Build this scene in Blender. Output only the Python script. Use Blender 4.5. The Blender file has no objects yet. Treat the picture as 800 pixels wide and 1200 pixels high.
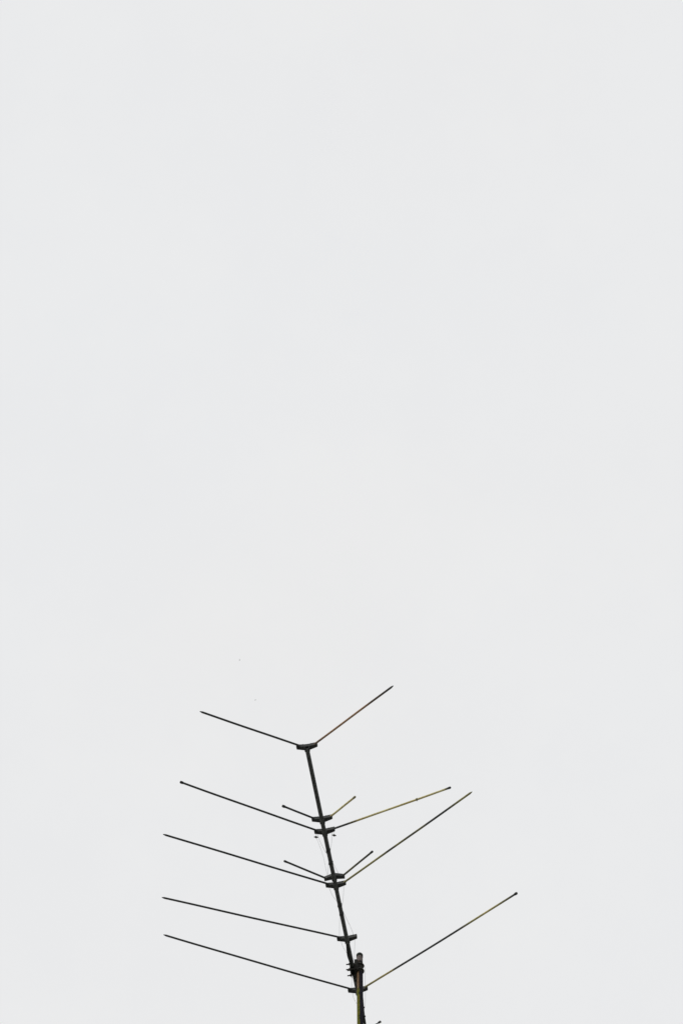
import bpy, bmesh, math, random
from mathutils import Vector, Matrix
random.seed(4)
R = math.radians
sc = bpy.context.scene
col = sc.collection

# ------------------------------------------------------------------ camera
PITCH, LENS, CAM = 60.0, 85.0, Vector((0, 0, 1.6))
cd = bpy.data.cameras.new('camera'); cam = bpy.data.objects.new('camera', cd); col.objects.link(cam)
cd.sensor_fit = 'VERTICAL'; cd.sensor_height = 36; cd.lens = LENS
cd.clip_start = 0.1; cd.clip_end = 6000
cam.location = CAM; cam.rotation_euler = (R(90 + PITCH), 0, 0)
sc.camera = cam
F = LENS / 36 * 1200
FW = Vector((0, math.cos(R(PITCH)), math.sin(R(PITCH)))); UP = Vector((0, -math.sin(R(PITCH)), math.cos(R(PITCH))))
def ray(x, y): return FW * F + Vector((x - 400, 0, 0)) + UP * (600 - y)
H = 9.5                                   # height of the boom's top face above the ground
def at(x, y, z=H):                        # sight line through a photo pixel meets the level z
    d = ray(x, y); return CAM + d * ((z - CAM.z) / d.z)

# ------------------------------------------------------------------ helpers
def new_mat(name, rough=0.55, metal=0.0, spec=0.3):
    m = bpy.data.materials.new(name); m.use_nodes = True
    nt = m.node_tree; b = nt.nodes['Principled BSDF']
    b.inputs['Roughness'].default_value = rough; b.inputs['Metallic'].default_value = metal
    b.inputs['Specular IOR Level'].default_value = spec
    return m, nt, b
def N(nt, t, **kw):
    n = nt.nodes.new(t)
    for k, v in kw.items(): setattr(n, k, v)
    return n
def noise(nt, src, scale, detail=4, rough=0.6):
    n = N(nt, 'ShaderNodeTexNoise'); n.inputs['Scale'].default_value = scale
    n.inputs['Detail'].default_value = detail; n.inputs['Roughness'].default_value = rough
    nt.links.new(src, n.inputs['Vector']); return n.outputs['Fac']
def ramp(nt, fac, stops):
    r = N(nt, 'ShaderNodeValToRGB'); e = r.color_ramp.elements
    while len(e) > 1: e.remove(e[-1])
    e[0].position, e[0].color = stops[0][0], (*stops[0][1], 1)
    for p, c in stops[1:]:
        q = e.new(p); q.color = (*c, 1)
    nt.links.new(fac, r.inputs['Fac']); return r.outputs['Color']
def mix(nt, fac, a, b):
    m = N(nt, 'ShaderNodeMix', data_type='RGBA')
    for s, i in ((fac, 0), (a, 6), (b, 7)):
        if isinstance(s, (int, float)): m.inputs[i].default_value = s
        elif isinstance(s, tuple): m.inputs[i].default_value = (*s, 1)
        else: nt.links.new(s, m.inputs[i])
    return m.outputs[2]
def math_n(nt, op, a, b=None, clamp=False):
    m = N(nt, 'ShaderNodeMath', operation=op); m.use_clamp = clamp
    for s, i in ((a, 0), (b, 1)):
        if s is None: continue
        if isinstance(s, (int, float)): m.inputs[i].default_value = s
        else: nt.links.new(s, m.inputs[i])
    return m.outputs[0]
def bump(nt, b, h, strength=0.3, dist=0.001):
    n = N(nt, 'ShaderNodeBump'); n.inputs['Strength'].default_value = strength; n.inputs['Distance'].default_value = dist
    nt.links.new(h, n.inputs['Height']); nt.links.new(n.outputs['Normal'], b.inputs['Normal'])
def mottled(name, a, b_, scale=60, rough=0.6, spec=0.25, metal=0.0):
    m, nt, b = new_mat(name, rough, metal, spec)
    o = N(nt, 'ShaderNodeTexCoord').outputs['Object']
    n = noise(nt, o, scale, 5)
    nt.links.new(ramp(nt, n, [(0.35, a), (0.65, b_)]), b.inputs['Base Color'])
    bump(nt, b, n, 0.35, 0.0006)
    return m

def link(name, bm, mat, parent=None, M=None, smooth=True):
    bmesh.ops.recalc_face_normals(bm, faces=bm.faces)
    me = bpy.data.meshes.new(name); bm.to_mesh(me); bm.free()
    if smooth:
        for p in me.polygons: p.use_smooth = True
        me.set_sharp_from_angle(angle=R(38))
    me.materials.append(mat)
    o = bpy.data.objects.new(name, me); col.objects.link(o)
    if M is not None: o.matrix_world = M
    if parent is not None: setp(o, parent)
    return o
def setp(o, parent):                      # keep the world place when parenting
    w = o.matrix_basis.copy(); o.parent = parent
    o.matrix_parent_inverse = world(parent).inverted(); o.matrix_basis = w
def world(o):
    return o.matrix_basis.copy() if o.parent is None else world(o.parent) @ o.matrix_parent_inverse @ o.matrix_basis
def lathe(bm, prof, seg=16, M=Matrix()):  # (x, radius) profile about local X, closed ends
    rings = []
    for x, r in prof:
        rings.append([bm.verts.new(M @ Vector((x, r * math.cos(2 * math.pi * k / seg), r * math.sin(2 * math.pi * k / seg)))) for k in range(seg)])
    for a, b in zip(rings, rings[1:]):
        for k in range(seg): bm.faces.new((a[k], a[(k + 1) % seg], b[(k + 1) % seg], b[k]))
    bm.faces.new(rings[0][::-1]); bm.faces.new(rings[-1])
    return rings
def tube(bm, pts, r, seg=8):
    pts = [Vector(p) for p in pts]
    rad = r if isinstance(r, (list, tuple)) else [r] * len(pts)
    rings = []; nrm = None
    for i, p in enumerate(pts):
        t = (pts[min(i + 1, len(pts) - 1)] - pts[max(i - 1, 0)]).normalized()
        if nrm is None: nrm = t.orthogonal().normalized()
        nrm = (nrm - t * nrm.dot(t)).normalized(); bn = t.cross(nrm)
        rings.append([bm.verts.new(p + (nrm * math.cos(2 * math.pi * k / seg) + bn * math.sin(2 * math.pi * k / seg)) * rad[i]) for k in range(seg)])
    for a, b in zip(rings, rings[1:]):
        for k in range(seg): bm.faces.new((a[k], a[(k + 1) % seg], b[(k + 1) % seg], b[k]))
    bm.faces.new(rings[0][::-1]); bm.faces.new(rings[-1])
def smooth_path(ctrl, n=8):               # Catmull-Rom through the control points
    P = [Vector(c) for c in ctrl]; out = []
    for i in range(len(P) - 1):
        a, b, c, d = P[max(i - 1, 0)], P[i], P[i + 1], P[min(i + 2, len(P) - 1)]
        for k in range(n):
            t = k / n
            out.append(0.5 * ((2 * b) + (c - a) * t + (2 * a - 5 * b + 4 * c - d) * t * t + (3 * b - a - 3 * c + d) * t ** 3))
    out.append(P[-1]); return out
def prism(bm, poly, z0, z1, bev=0.0):
    lo = [bm.verts.new((x, y, z0)) for x, y in poly]; hi = [bm.verts.new((x, y, z1)) for x, y in poly]
    n = len(poly)
    fs = [bm.faces.new(lo[::-1]), bm.faces.new(hi)] + [bm.faces.new((lo[i], lo[(i + 1) % n], hi[(i + 1) % n], hi[i])) for i in range(n)]
    if bev:
        es = list({e for f in fs for e in f.edges})
        bmesh.ops.bevel(bm, geom=es, offset=bev, segments=2, affect='EDGES', profile=0.6)
def box(bm, x0, x1, y0, y1, z0, z1, bev=0.0):
    prism(bm, [(x0, y0), (x1, y0), (x1, y1), (x0, y1)], z0, z1, bev)
def hexnut(bm, r, x0, x1, M=Matrix()): lathe(bm, [(x0, r * .9), (x0 + .0006, r), (x1 - .0006, r), (x1, r * .9)], 6, M)
def empty(name, loc, label, cat, group=None):
    o = bpy.data.objects.new(name, None); col.objects.link(o); o.location = loc
    o.empty_display_size = 0.1; o['label'] = label; o['category'] = cat
    if group: o['group'] = group
    return o
def frame(p, x, z=Vector((0, 0, 1))):     # local X along x
    x = x.normalized(); y = z.cross(x).normalized(); z = x.cross(y)
    return Matrix(((x.x, y.x, z.x, p.x), (x.y, y.y, z.y, p.y), (x.z, y.z, z.z, p.z), (0, 0, 0, 1)))

# ------------------------------------------------------------------ materials
DARK, DARK2 = (0.026, 0.028, 0.028), (0.066, 0.07, 0.068)
m_boom = mottled('weathered_boom_metal', (0.034, 0.037, 0.037), (0.095, 0.1, 0.098), 60, 0.65, 0.2)
m_plastic = mottled('weathered_black_plastic', (0.016, 0.018, 0.018), (0.046, 0.049, 0.047), 110, 0.6, 0.25)
m_steel = mottled('tarnished_steel', (0.014, 0.014, 0.013), (0.05, 0.046, 0.04), 160, 0.55, 0.35)
m_clamp = mottled('grimy_clamp_steel', (0.008, 0.0085, 0.0075), (0.024, 0.023, 0.019), 90, 0.75, 0.12)
m_wire = mottled('thin_dull_wire', (0.06, 0.06, 0.06), (0.12, 0.12, 0.115), 50, 0.5, 0.3)
m_cable = mottled('black_cable_sheath', (0.007, 0.009, 0.008), (0.02, 0.024, 0.019), 60, 0.75, 0.08)

def rod_mat(name, bands):
    """weathered tube: dark base with tan, olive or brown colour bands along its length (t = 0 root .. 1 tip)"""
    m, nt, b = new_mat(name, 0.55, 0.0, 0.25)
    o = N(nt, 'ShaderNodeTexCoord').outputs['Object']
    at_ = N(nt, 'ShaderNodeAttribute', attribute_name='along'); t = at_.outputs['Fac']
    n1 = noise(nt, o, 24, 5, .7); n2 = noise(nt, o, 150, 4, .65)
    tt = math_n(nt, 'ADD', t, math_n(nt, 'MULTIPLY', math_n(nt, 'SUBTRACT', n1, 0.5), 0.16))
    base = ramp(nt, n2, [(0.35, DARK), (0.7, DARK2)])
    stops = [(p, c) for p, c, k in bands]; keys = [(p, (k, k, k)) for p, c, k in bands]
    band_col = ramp(nt, tt, stops); amt = ramp(nt, tt, keys)
    patch = ramp(nt, n2, [(0.3, (0.45,) * 3), (0.52, (1,) * 3)])
    nt.links.new(mix(nt, math_n(nt, 'MULTIPLY', amt, patch, True), base, band_col), b.inputs['Base Color'])
    bump(nt, b, n2, 0.3, 0.0004)
    return m
TAN, OLIVE, BROWN, PALE = (0.60, 0.50, 0.20), (0.48, 0.44, 0.17), (0.40, 0.235, 0.13), (0.70, 0.64, 0.33)
rm_left = rod_mat('dark_tube', [(0, DARK2, 0), (1, DARK2, 0.1)])
rm_r = {
    1: rod_mat('brown_tube', [(0, BROWN, .25), (.15, BROWN, .8), (.6, BROWN, .9), (.72, BROWN, .25), (.85, BROWN, .15), (1, DARK2, 0)]),
    2: rod_mat('pale_tan_tube', [(0, TAN, .6), (.2, PALE, .9), (.9, TAN, .8), (1, OLIVE, .2)]),
    3: rod_mat('tan_tube', [(0, DARK2, .0), (.12, DARK2, 0), (.2, TAN, .8), (.45, PALE, .95), (.62, TAN, .9), (.94, PALE, .9), (.985, DARK2, .1), (1, DARK2, 0)]),
    4: rod_mat('dusky_tube', [(0, OLIVE, .0), (.3, OLIVE, .3), (.5, OLIVE, .1), (1, OLIVE, .05)]),
    5: rod_mat('patchy_olive_tube', [(0, OLIVE, .5), (.25, OLIVE, .7), (.36, OLIVE, .05), (.42, OLIVE, .5), (.52, OLIVE, .05), (.6, OLIVE, .4), (.66, DARK2, 0), (.8, DARK2, 0), (.9, OLIVE, .7), (1, OLIVE, .4)]),
    7: rod_mat('banded_olive_tube', [(0, OLIVE, .5), (.1, TAN, .8), (.17, TAN, .6), (.22, DARK2, .05), (.6, DARK2, .05), (.7, OLIVE, .6), (.8, TAN, .85), (.9, OLIVE, .5), (1, DARK2, 0)]),
}
rm_cap = m_plastic
tan_cap = mottled('dusty_tan_cap', (0.12, 0.11, 0.06), (0.3, 0.27, 0.16), 120)

# mast: rust under the clamp, green algae down one side, dusky blue-grey elsewhere
m_mast, nt, b = new_mat('algae_and_rust_pole', 0.75, 0.0, 0.10)
o = N(nt, 'ShaderNodeTexCoord').outputs['Object']
sp = N(nt, 'ShaderNodeSeparateXYZ'); nt.links.new(o, sp.inputs[0])
n1 = noise(nt, o, 70, 5, .65); n2 = noise(nt, o, 260, 4, .6)
dusky_col = ramp(nt, n1, [(.35, (0.006, 0.006, 0.010)), (.7, (0.016, 0.015, 0.024))])
green = ramp(nt, n1, [(.32, (0.04, 0.046, 0.004)), (.5, (0.10, 0.112, 0.010)), (.62, (0.13, 0.092, 0.016)), (.72, (0.075, 0.088, 0.008))])
rust0 = ramp(nt, n2, [(.35, (0.035, 0.017, 0.007)), (.65, (0.085, 0.042, 0.016))])
painted_highlight = math_n(nt, 'SUBTRACT', 1.0, math_n(nt, 'MULTIPLY', math_n(nt, 'ABSOLUTE', math_n(nt, 'ADD', math_n(nt, 'ADD', sp.outputs[0], .0072), math_n(nt, 'MULTIPLY', math_n(nt, 'SUBTRACT', n1, .5), .008))), 420), True)
painted_highlight = math_n(nt, 'MULTIPLY', painted_highlight, math_n(nt, 'MULTIPLY', n1, 1.5), True)
rust = mix(nt, painted_highlight, rust0, (0.30, 0.22, 0.14))  # pale upright highlight painted into the rust colour
zinc = ramp(nt, n2, [(.35, (0.06, 0.05, 0.048)), (.65, (0.19, 0.162, 0.156))])
wob = math_n(nt, 'MULTIPLY', math_n(nt, 'SUBTRACT', n1, .5), .012)
sideL = math_n(nt, 'MULTIPLY', math_n(nt, 'SUBTRACT', math_n(nt, 'ADD', math_n(nt, 'ADD', math_n(nt, 'MULTIPLY', sp.outputs[0], -0.93), math_n(nt, 'MULTIPLY', sp.outputs[1], -0.37)), wob), 0.0056), 500, True)
zz = math_n(nt, 'ADD', sp.outputs[2], math_n(nt, 'MULTIPLY', wob, 4))
# object origin = clamp level, so z is measured from the clamp
is_rust = math_n(nt, 'MULTIPLY', math_n(nt, 'ADD', zz, 0.150), 40, True)
is_zinc = math_n(nt, 'MULTIPLY', math_n(nt, 'SUBTRACT', sp.outputs[2], 0.036), 200, True)
c = mix(nt, sideL, dusky_col, mix(nt, is_rust, green, rust))
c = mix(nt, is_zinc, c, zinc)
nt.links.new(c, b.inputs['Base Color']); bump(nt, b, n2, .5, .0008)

# ------------------------------------------------------------------ ground
m_ground, nt, b = new_mat('gravel_and_grass_ground', 0.9, 0, 0.1)
o = N(nt, 'ShaderNodeTexCoord').outputs['Object']
n1 = noise(nt, o, 0.35, 6); n2 = noise(nt, o, 14, 6, .7)
g = mix(nt, n2, (0.20, 0.20, 0.19), (0.36, 0.355, 0.335)); d = mix(nt, n2, (0.04, 0.05, 0.025), (0.10, 0.11, 0.06))
nt.links.new(mix(nt, ramp(nt, n1, [(.52, (0,) * 3), (.66, (1,) * 3)]), g, d), b.inputs['Base Color'])
bump(nt, b, n2, .6, .03)
bm = bmesh.new(); bmesh.ops.create_grid(bm, x_segments=24, y_segments=24, size=2500)
gr = link('ground', bm, m_ground, smooth=False); gr['kind'] = 'structure'

# ------------------------------------------------------------------ antenna
b_tip, b_low = at(360.1, 878, H), at(407.5, 1105, H)
U = (b_tip - b_low).normalized()          # along the boom, towards its free tip
V = Vector((U.y, -U.x, 0))                # to the right of it as seen in the photo
if V.x < 0: V = -V
def along(p): return (p - b_low).dot(U)
clamp_pt = at(414.2, 1135, H - .008)
ant = empty('tv_antenna', b_low + U * along(clamp_pt) + Vector((0, 0, -.008)),
            'dark weathered aerial with slanting boom and swept thin rods, clamped to the mast', 'antenna')
# boom: hollow-ended square tube, 16 mm
bs = .0158
bm = bmesh.new()
L0, L1 = along(at(419.6, 1166, H)), along(b_tip) + .006
box(bm, L0, L1, -bs / 2, bs / 2, -bs, 0, .0016)
MB = frame(b_low, U)
link('boom', bm, m_boom, ant, MB)
def bl(u, v, z): return b_low + U * u + V * v + Vector((0, 0, z))   # boom coordinates; z from the boom's top face
sgn = 1 if (MB @ Vector((0, 1, 0)) - b_low).dot(V) > 0 else -1       # local +Y of MB versus V

# brackets: moulded chevrons carrying the rod roots, on top of the boom
def bracket_mesh():
    bm = bmesh.new()
    poly = [(-.011, -.008), (-.0015, -.038), (.0, -.0425), (.0135, -.0425), (.012, -.032), (.0095, -.008),
            (.0095, .008), (.012, .032), (.0135, .0425), (.0, .0425), (-.0015, .038), (-.011, .008)]
    prism(bm, poly, .0003, .0160, .0007)
    box(bm, -.0095, .0090, -.0105, -.0083, -.0130, .0002, .0006)      # cheeks that grip the boom
    box(bm, -.0095, .0090, .0083, .0105, -.0130, .0002, .0006)
    for s in (-1, 1):                                                  # ribs and socket bosses
        box(bm, .0005, .0105, s * .026 - .0012, s * .026 + .0012, .0162, .0182, .0004)
        box(bm, -.0035, .0105, s * .016 - .0012, s * .016 + .0012, .0162, .0182, .0004)
    lathe(bm, [(.0162, .0045), (.0200, .0042), (.0205, .003)], 10, Matrix.Rotation(R(-90), 4, 'Y') @ Matrix.Identity(4))
    return bm
brs = []
b_px = [(360.0, 879.4), (377.4, 964.0), (380.8, 978.3), (390.3, 1031.9), (393.9, 1041.1), (407.5, 1103.8), (420.0, 1164.2)]
for i, (x, y) in enumerate(b_px):
    u = along(at(x, y, H)) + .011
    if i == 3: u = along(at(x, y, H)) + .0145
    brs.append(u)
    M = frame(bl(u, 0, 0), -U if i == 3 else U)
    if i == 0:
        br0 = link('bracket', bracket_mesh(), m_plastic, ant, M)
        br = br0
    else:
        br = br0.copy(); col.objects.link(br); br.parent = None
        br.matrix_parent_inverse = Matrix(); br.matrix_basis = M; setp(br, ant)
    for s in (-1, 1):                                                  # rod fixing screws under each arm
        bm = bmesh.new()
        lathe(bm, [(-.0022, .0022), (-.0018, .0028), (.0002, .0028)], 10, Matrix.Translation((0.004, s * .033, 0)) @ Matrix.Rotation(R(-90), 4, 'Y'))
        link('screw', bm, m_steel, br, M)

# rods
def rod(name, root, tip, mat, cap, r=.0042):
    d = tip - root; L = d.length + .003
    bm = bmesh.new(); n = 26
    lay = bm.verts.layers.float.new('along')
    bow = random.uniform(-.0026, .0026) * L * L; bz = random.uniform(-.003, .002) * L * L
    prof = [(-.012, r)] + [(L * k / n, r) for k in range(n)]
    if cap: prof += [(L - .002, r)]
    else: prof += [(L - .012, r), (L - .007, r * .75), (L - .003, r * .5), (L, r * .3)]
    rings = lathe(bm, prof, 12)
    for (x, _), ring in zip(prof, rings):
        t = max(0, min(1, x / L)); off = 4 * t * (1 - t)
        for v in ring:
            v.co.y += bow * off + .0006 * L * math.sin(t * 9 + bow * 3000); v.co.z += bz * off
    for (x, _), ring in zip(prof, rings):
        for v in ring: v[lay] = max(0, min(1, x / L))
    M = frame(root, d)
    o = link(name, bm, mat, ant, M)
    if cap:
        bm = bmesh.new()
        cm = tan_cap if (mat is rm_r[2]) else rm_cap
        rc = .0050 if cap == 1 else .0060
        lathe(bm, [(L - .014, r * 1.02), (L - .012, rc * .92), (L - .004, rc), (L - .001, rc * .9), (L + .001, rc * .5)], 14)
        link('end_cap', bm, cm, o, M)
    return o
ZR = H + .0072
LEFT = [(0, (235, 834), (347.6, 872.6), 0), (1, (331.5, 944.6), (366, 958.3), 2), (2, (212, 916.6), (369.2, 972.4), 2), (3, (333.5, 1009.2), (379.5, 1028.3), 1),
        (4, (192, 977.8), (382, 1035.2), 0), (5, (190.5, 1051.8), (396, 1098), 0), (6, (192.5, 1095.5), (409, 1158.4), 0)]
RIGHT = [(0, (460, 804), (370.5, 870.6), 0), (1, (415.7, 933.9), (388.5, 955.8), 1), (2, (527, 923), (391.6, 970.8), 1), (3, (436, 998), (401.8, 1026), 1),
         (4, (552.3, 928.3), (404.8, 1032.6), 0), (6, (604.8, 1046.8), (430, 1155.2), 2)]
rods_end = {}
for i, tip, root, cap in LEFT: rod('element_rod', at(*root, ZR), at(*tip, ZR), rm_left, cap)
for i, tip, root, cap in RIGHT: rod('element_rod', at(*root, ZR), at(*tip, ZR), rm_r[i + 1], cap)
# small wire clip round the bent upper right rod
p0, p1 = at(391.6, 970.8, ZR), at(527, 923, ZR); q = p0.lerp(p1, .715)
bm = bmesh.new(); lathe(bm, [(-.004, .0044), (-.003, .0054), (.003, .0054), (.004, .0044)], 10)
box(bm, -.0018, .0018, -.0016, .0016, -.0105, -.0035, .0004)
cl = link('wire_clip', bm, tan_cap, ant, frame(q, p1 - p0))
# boom end plugs
for L_, s in ((L1, 1), (L0, -1)):
    bm = bmesh.new(); box(bm, L_ - .004 if s > 0 else L_ - .0025, L_ + .0025 if s > 0 else L_ + .004, -.0066, .0066, -bs + .0014, -.0014, .0008)
    link('end_plug', bm, m_plastic, ant, MB)

# crossed phasing wires that pass under the boom between the brackets
ZW = -.0215
def wire(pts, r=.00042):
    bm = bmesh.new(); tube(bm, smooth_path(pts, 7), r, 6); return link('feed_wire', bm, m_wire, ant)
def wz(x, y, z): return at(x, y, H + z)
wire([wz(371.8, 976.5, -.001), wz(374.5, 985, -.012), wz(381.8, 999.2, ZW + .002), wz(386.8, 1005, ZW), wz(391.2, 1013.5, ZW + .002), wz(396.8, 1024.5, -.004), wz(397, 1027, .001)], .00050)
wire([wz(389, 974.5, -.001), wz(388.6, 985, -.012), wz(386.8, 998, ZW - .003), wz(385.5, 1006, ZW - .003), wz(384.7, 1014, ZW), wz(384.2, 1026, -.004), wz(384.2, 1029, .001)])
wire([wz(385.5, 1040, -.001), wz(389, 1048.5, -.012), wz(394.2, 1056, ZW + .002), wz(399, 1063, ZW), wz(402.8, 1070.5, ZW + .002), wz(409.5, 1084, -.012), wz(413.6, 1094, -.005), wz(414, 1098, .001)], .00050)
wire([wz(402.6, 1038, -.001), wz(402.4, 1047, -.012), wz(401.3, 1058, ZW - .003), wz(399.6, 1066, ZW - .003), wz(398, 1075, ZW), wz(397.6, 1088, -.010), wz(397.6, 1098, .001)])
wire([wz(399.3, 1102.5, -.001), wz(401.5, 1109, -.012), wz(405.5, 1116, -.022), wz(409, 1122, -.026), wz(411, 1131, -.020), wz(412.2, 1145, -.018), wz(411.8, 1157, .001)])
wire([wz(415.6, 1100, -.001), wz(415.4, 1108, -.010), wz(414.9, 1121, -.018), wz(413.5, 1128, -.024), wz(413.2, 1133, -.022)])
wire([wz(412.5, 1161, -.001), wz(414, 1169, -.010), wz(417.6, 1176, -.020), wz(421, 1181, -.020)])
wire([wz(426.8, 1131, .012), wz(427.6, 1140, -.004), wz(427.6, 1150, -.006), wz(427.3, 1158, .0)])
wire([wz(427.8, 1160, -.001), wz(428, 1168, -.012), wz(427.6, 1178, -.03), wz(426.4, 1184, -.04)])
# cable ties that hold the wires to the boom
def tie(y, w=.0045):
    x = 360.1 + (y - 878) * (47.4 / 227); u = along(at(x, y, H - bs))
    bm = bmesh.new()
    t = .0009; h = bs / 2 + .0004
    box(bm, u - w / 2, u + w / 2, -h - t * .9, h + t * .9, -bs - .0036, -bs - .0004, .0004)
    box(bm, u - w / 2, u + w / 2, -h - t, -h, -bs - .0003, .0004, .0004); box(bm, u - w / 2, u + w / 2, h, h + t, -bs - .0003, .0004, .0004)
    box(bm, u - w / 2, u + w / 2, -h - t, h + t, .0006, .0020, .0004)
    link('cable_tie', bm, m_plastic, ant, MB)
for y in (998, 1012.5, 1062, 1072): tie(y)
# two wing-nut terminals hanging on thin studs from the ends of the driven bracket
for (x, y), (bx, by) in (((370.3, 981), (369.8, 975.5)), ((391.4, 978.9), (390.6, 973.5))):
    top = at(bx, by, H + .001)
    p = at(x, y, H - .022)
    bm = bmesh.new()
    lathe(bm, [(-.004, .003), (-.003, .0042), (.003, .0042), (.004, .003)], 10, Matrix.Rotation(R(90), 4, 'Y'))
    box(bm, -.0085, -.0035, -.0012, .0012, -.0028, .0028, .0006); box(bm, .0035, .0085, -.0012, .0012, -.0028, .0028, .0006)
    wn = link('wing_nut', bm, m_steel, ant, Matrix.Translation(p) @ Matrix.Rotation(R(random.uniform(-20, 25)), 4, 'Z'))
    bm = bmesh.new(); tube(bm, [top, top.lerp(p, .5) + Vector((.0006, 0, 0)), p], .0004, 6); link('stud', bm, m_wire, wn)
wire([wz(370.8, 982.5, -.024), wz(374.2, 990.5, -.022), wz(378.5, 1003, -.016), wz(380.5, 1012, -.012), wz(383, 1024, -.003), wz(383.6, 1028, .001)], .00040)

# ------------------------------------------------------------------ mast
mx = at(421.35, 1135, H - .008)           # mast axis where it passes the boom
RM = .0132
# top of the pole from its picture height
def z_on_mast(y):
    d = ray(421.3, y); k = mx.y / d.y; return CAM.z + d.z * k
Z_TOP = z_on_mast(1119.5)
mast = empty('mast', (mx.x, mx.y, 0), 'slim pole streaked with green algae and rust, dark capped, carrying the aerial', 'mast')
zc = mx.z
bm = bmesh.new(); lathe(bm, [(5.6 - zc, RM)] + [(5.6 - zc + k * (Z_TOP - 5.6) / 60, RM) for k in range(1, 61)], 28, Matrix.Rotation(R(-90), 4, 'Y'))
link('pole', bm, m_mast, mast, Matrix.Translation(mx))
bm = bmesh.new()
zt = Z_TOP
lathe(bm, [(zt - .0135, RM + .0002), (zt - .013, RM + .0011), (zt + .001, RM + .0012), (zt + .005, RM * .93), (zt + .008, RM * .7), (zt + .0095, RM * .3), (zt + .0097, .0005)], 28, Matrix.Rotation(R(-90), 4, 'Y'))
link('top_cap', bm, m_cable, mast, Matrix.Translation((mx.x, mx.y, 0)))
bm = bmesh.new()
lathe(bm, [(.02, .0242), (6.0, .0242), (6.004, .0236), (6.004, RM + .0004)], 28, Matrix.Rotation(R(-90), 4, 'Y'))
link('lower_tube', bm, m_steel, mast, Matrix.Translation((mx.x, mx.y, 0)))
bm = bmesh.new(); box(bm, -.13, .13, -.13, .13, -.02, .019, .004)
for a, b_ in ((-1, -1), (-1, 1), (1, -1), (1, 1)): hexnut(bm, .011, .0195, .031, Matrix.Translation((a * .1, b_ * .1, 0)) @ Matrix.Rotation(R(-90), 4, 'Y'))
link('base_plate', bm, m_steel, mast, Matrix.Translation((mx.x, mx.y, 0)))

# ------------------------------------------------------------------ clamp (part of the antenna)
m0 = mx - ant.location                    # mast axis relative to the boom centre at the clamp
uoff = m0.dot(U); voff = m0.dot(V)        # along and across
MC = frame(mx, U)                         # local X along the boom; local Y = sgn*V
s = sgn
bm = bmesh.new()
vb = -voff + bs / 2                       # boom's right face measured from the mast axis (V axis)
# saddle block between boom and mast with a V notch, jaws reaching round the pole
poly = [(-.026, vb + .0006), (.026, vb + .0006), (.026, -.009), (.0185, -.003), (.0150, -.003), (.0142, -.0085), (.0085, -.0146), (-.0085, -.0146), (-.0142, -.0085), (-.0150, -.003), (-.0185, -.003), (-.026, -.009)]
prism(bm, [(a, s * c_) for a, c_ in (poly if s > 0 else poly[::-1])], -.030, .033, .0012)
clamp = link('mast_clamp', bm, m_clamp, ant, MC)
bm = bmesh.new()                          # outer plate on the boom's far side, drilled for the bolts
va = -voff - bs / 2
box(bm, -.024, .024, *sorted((s * (va - .0035), s * (va - .0006))), -.025, .025, .0008)
link('clamp_plate', bm, m_steel, clamp, MC)
for zc_ in (.0165, -.0165):
    pts = []
    rb = .0168
    end = va - .0195
    for sx in (1,):
        pts = [(rb, end, zc_), (rb, end * .5, zc_), (rb, 0, zc_)]
        for k in range(1, 12):
            a = math.pi * k / 12; pts.append((rb * math.cos(a), rb * math.sin(a), zc_))
        pts += [(-rb, 0, zc_), (-rb, end * .5, zc_), (-rb, end, zc_)]
    bm = bmesh.new(); tube(bm, [(a, s * c_, d_) for a, c_, d_ in pts], .0028, 10)
    ub = link('u_bolt', bm, m_steel, clamp, MC)
    for sx in (1, -1):
        bm = bmesh.new()
        hexnut(bm, .0058, va - .0085, va - .0038, Matrix.Translation((sx * rb, 0, zc_)) @ Matrix.Rotation(R(90), 4, 'Z')) if s > 0 else hexnut(bm, .0058, va - .0085, va - .0038, Matrix.Translation((sx * rb, 0, zc_)) @ Matrix.Rotation(R(-90), 4, 'Z'))
        link('nut', bm, m_steel, clamp, MC)
# liner sleeve round the pole inside the bolts
bm = bmesh.new()
ri, ro = RM + .0002, RM + .0012
lathe(bm, [(-.030, ri), (-.030, ro), (.030, ro), (.030, ri)], 24, Matrix.Rotation(R(-90), 4, 'Y'))
link('pole_sleeve', bm, m_clamp, clamp, MC)

# ------------------------------------------------------------------ coax cable
def on_mast(x, y, dy):                    # point beside the pole: pixel at the depth of the pole plus dy
    d = ray(x, y); return CAM + d * ((mx.y + dy) / d.y)
ctrl = [wz(406.6, 1101, -.006), wz(406.8, 1108, -.013), wz(407.3, 1115, -.016), wz(408.1, 1120.5, -.016), wz(410, 1126, -.017), wz(411.8, 1132, -.018), wz(414, 1141, -.018),
        wz(417, 1150, -.016), on_mast(420.8, 1157, .022), on_mast(423.2, 1164, .021), on_mast(424.3, 1172, .016), on_mast(424.9, 1180, .010),
        on_mast(426.0, 1190.5, .004), on_mast(427.5, 1201, -.002), on_mast(427.9, 1215, -.004), on_mast(426, 1240, -.004)]
path = smooth_path(ctrl, 8)
e = path[-1]
path += [Vector((mx.x + .030, mx.y - .008, z)) for z in (8.6, 7.8, 6.6, 6.0, 4.5, 3, 1.5, .3)] + [Vector((mx.x + .05, mx.y - .02, .05)), Vector((mx.x + .14, mx.y - .06, .006))]
bm = bmesh.new(); tube(bm, path, .0052, 12)
coax = link('coax_cable', bm, m_cable)
coax['label'] = 'black cable running down the right side of the mast, bulging outward near the bottom'; coax['category'] = 'cable'
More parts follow.
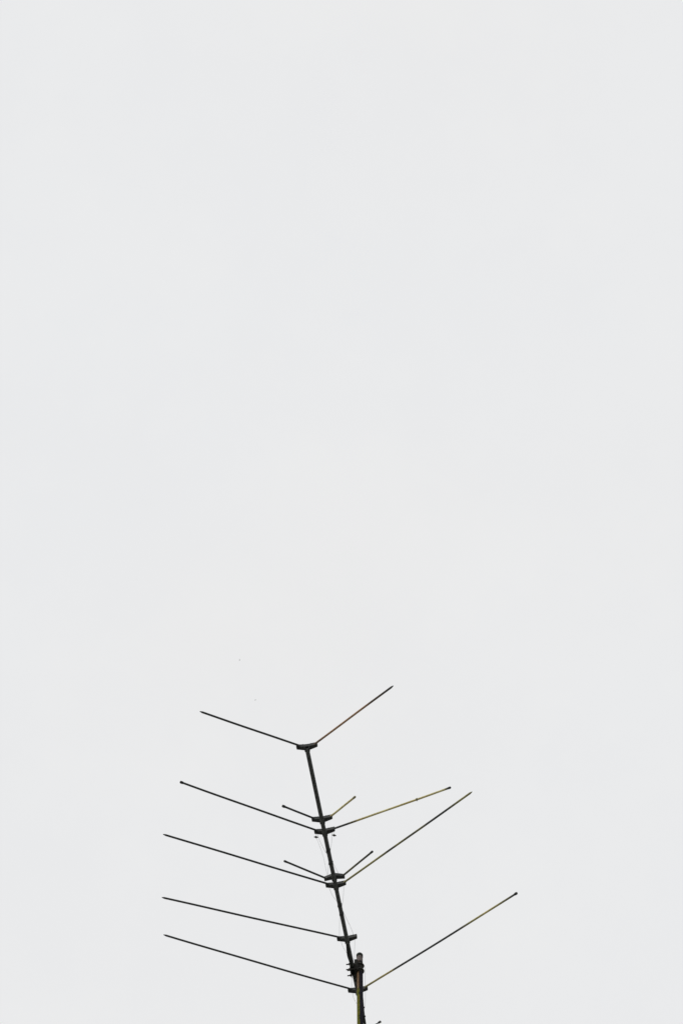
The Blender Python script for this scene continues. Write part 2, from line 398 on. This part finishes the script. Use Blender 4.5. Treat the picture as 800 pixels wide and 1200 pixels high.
for y, x in ((1180.5, 424.9), (1191, 426.1)):  # tie heads
    p = on_mast(x, y, .006 if y < 1185 else .0)
    bm = bmesh.new(); lathe(bm, [(-.0025, .0062), (.0025, .0062)], 12, Matrix.Rotation(R(-90), 4, 'Y')); box(bm, .0058, .0078, -.002, .002, -.003, .003, .0006)
    link('cable_tie', bm, m_plastic, coax, Matrix.Translation(p))

# ------------------------------------------------------------------ rod whose capped tip rises into the frame
t_tip = on_mast(446.2, 1196.9, -.02); zr = on_mast(424.5, 1208.5, 0).z
root = Vector((mx.x, mx.y, zr))
t0 = Vector((mx.x + RM + .004, mx.y - .004, zr))
rd = empty('antenna_rod', (mx.x, mx.y, zr), 'short dark rod with a capped tip at the bottom edge, right of the mast', 'rod')
d = t_tip - t0; L = d.length
bm = bmesh.new(); lathe(bm, [(0, .0024), (L - .004, .0024)], 12); link('rod', bm, rm_left, rd, frame(t0, d))
bm = bmesh.new(); lathe(bm, [(L - .0145, .0026), (L - .0125, .0044), (L - .003, .0050), (L - .0005, .0045), (L, .002)], 12); link('end_cap', bm, m_plastic, rd, frame(t0, d))
bm = bmesh.new()
lathe(bm, [(-.012, RM + .0004), (-.012, RM + .003), (.012, RM + .003), (.012, RM + .0004)], 24, Matrix.Rotation(R(-90), 4, 'Y'))
zb = (t0 - root)
link('clamp_band', bm, m_steel, rd, Matrix.Translation(root))
bm = bmesh.new(); box(bm, RM + .0031, RM + .013, -.012, .004, -.007, .007, .001); link('socket', bm, m_steel, rd, Matrix.Translation(root))

# ------------------------------------------------------------------ two far birds
m_bird = mottled('grey_plumage', (0.42, 0.42, 0.42), (0.6, 0.6, 0.6), 20, .8, .1)
def bird_mesh():
    bm = bmesh.new()
    lathe(bm, [(-.09, .004), (-.06, .016), (-.01, .026), (.04, .024), (.065, .016), (.085, .015), (.10, .006), (.112, .001)], 10)
    for s_ in (-1, 1):
        prof = [(.055, -.03, 0), (.075, -.04, .09), (.03, -.03, .17), (-.05, -.065, .25)]
        vs = []
        for k, (f_, b_, y) in enumerate(prof):
            z = .012 + .02 * math.sin(k)
            vs.append([bm.verts.new((f_, s_ * (y + .012), z + .004)), bm.verts.new((b_, s_ * (y + .012), z + .004)), bm.verts.new((b_, s_ * (y + .012), z - .003)), bm.verts.new((f_, s_ * (y + .012), z - .003))])
        for a, c_ in zip(vs, vs[1:]):
            for k in range(4): bm.faces.new((a[k], a[(k + 1) % 4], c_[(k + 1) % 4], c_[k]))
        bm.faces.new(vs[0]); bm.faces.new(vs[-1])
        prism(bm, [(-.07, 0), (-.08, s_ * .014), (-.155, s_ * .035), (-.115, s_ * .004)], -.003, .003)
    return bm
bme = None
for (x, y), rz, lab in (((280.7, 773.5), 25, 'tiny faint grey bird, the higher of two far specks above the antenna'), ((299.2, 820.3), 60, 'tiny faint grey bird, the lower of two far specks, nearer the top rods')):
    p = CAM + ray(x, y).normalized() * 420
    if bme is None:
        o = link('bird', bird_mesh(), m_bird); bme = o
    else:
        o = bme.copy(); col.objects.link(o)
    o.matrix_basis = Matrix.Translation(p) @ Matrix.Rotation(R(rz), 4, 'Z') @ Matrix.Scale(.72, 4)
    o['label'] = lab; o['category'] = 'bird'; o['group'] = 'birds far up in the grey sky'

# ------------------------------------------------------------------ overcast sky and veiled sun
SUN_EL, SUN_AZ = 32.0, 235.0              # azimuth clockwise from +Y: left of and a little behind the camera
w = bpy.data.worlds.new('World'); sc.world = w; w.use_nodes = True
nt = w.node_tree; bg = nt.nodes['Background']
sky = N(nt, 'ShaderNodeTexSky', sky_type='NISHITA'); sky.sun_disc = False
sky.sun_elevation = R(SUN_EL); sky.sun_rotation = R(SUN_AZ)
tc = N(nt, 'ShaderNodeTexCoord').outputs['Generated']
SEED = 15.1
mp = N(nt, 'ShaderNodeMapping'); mp.inputs['Location'].default_value = (SEED, SEED * .37, 0); nt.links.new(tc, mp.inputs[0])
n1 = noise(nt, mp.outputs[0], 2.6, 3, .45)
CL = 10.38
cloud = ramp(nt, n1, [(.36, (.809, .819, .830)), (.5, (.813, .820, .828)), (.64, (.822, .819, .815))])
n3 = noise(nt, tc, 26, 4, .7)
cloud = mix(nt, n3, cloud, ramp(nt, noise(nt, tc, 11, 4, .7), [(.4, (.804, .808, .817)), (.6, (.825, .827, .830))]))
vm = N(nt, 'ShaderNodeVectorMath', operation='SCALE'); vm.inputs['Scale'].default_value = CL; nt.links.new(cloud, vm.inputs[0])
mx_ = mix(nt, 0.97, sky.outputs['Color'], vm.outputs[0])
nt.links.new(mx_, bg.inputs['Color']); bg.inputs['Strength'].default_value = 0.1
sd = bpy.data.lights.new('sun', 'SUN'); sd.energy = 1.5; sd.angle = R(18); sd.color = (1, .95, .88)
so = bpy.data.objects.new('sun', sd); col.objects.link(so)
sv = Vector((math.sin(R(SUN_AZ)) * math.cos(R(SUN_EL)), math.cos(R(SUN_AZ)) * math.cos(R(SUN_EL)), math.sin(R(SUN_EL))))
so.rotation_euler = (-sv).to_track_quat('-Z', 'Y').to_euler(); so.location = (0, 0, 40)

vs = sc.view_settings
vs.view_transform = 'Standard'; vs.look = 'None'; vs.exposure = 0; vs.gamma = 1; vs.use_curve_mapping = False
sc.render.engine = 'CYCLES'
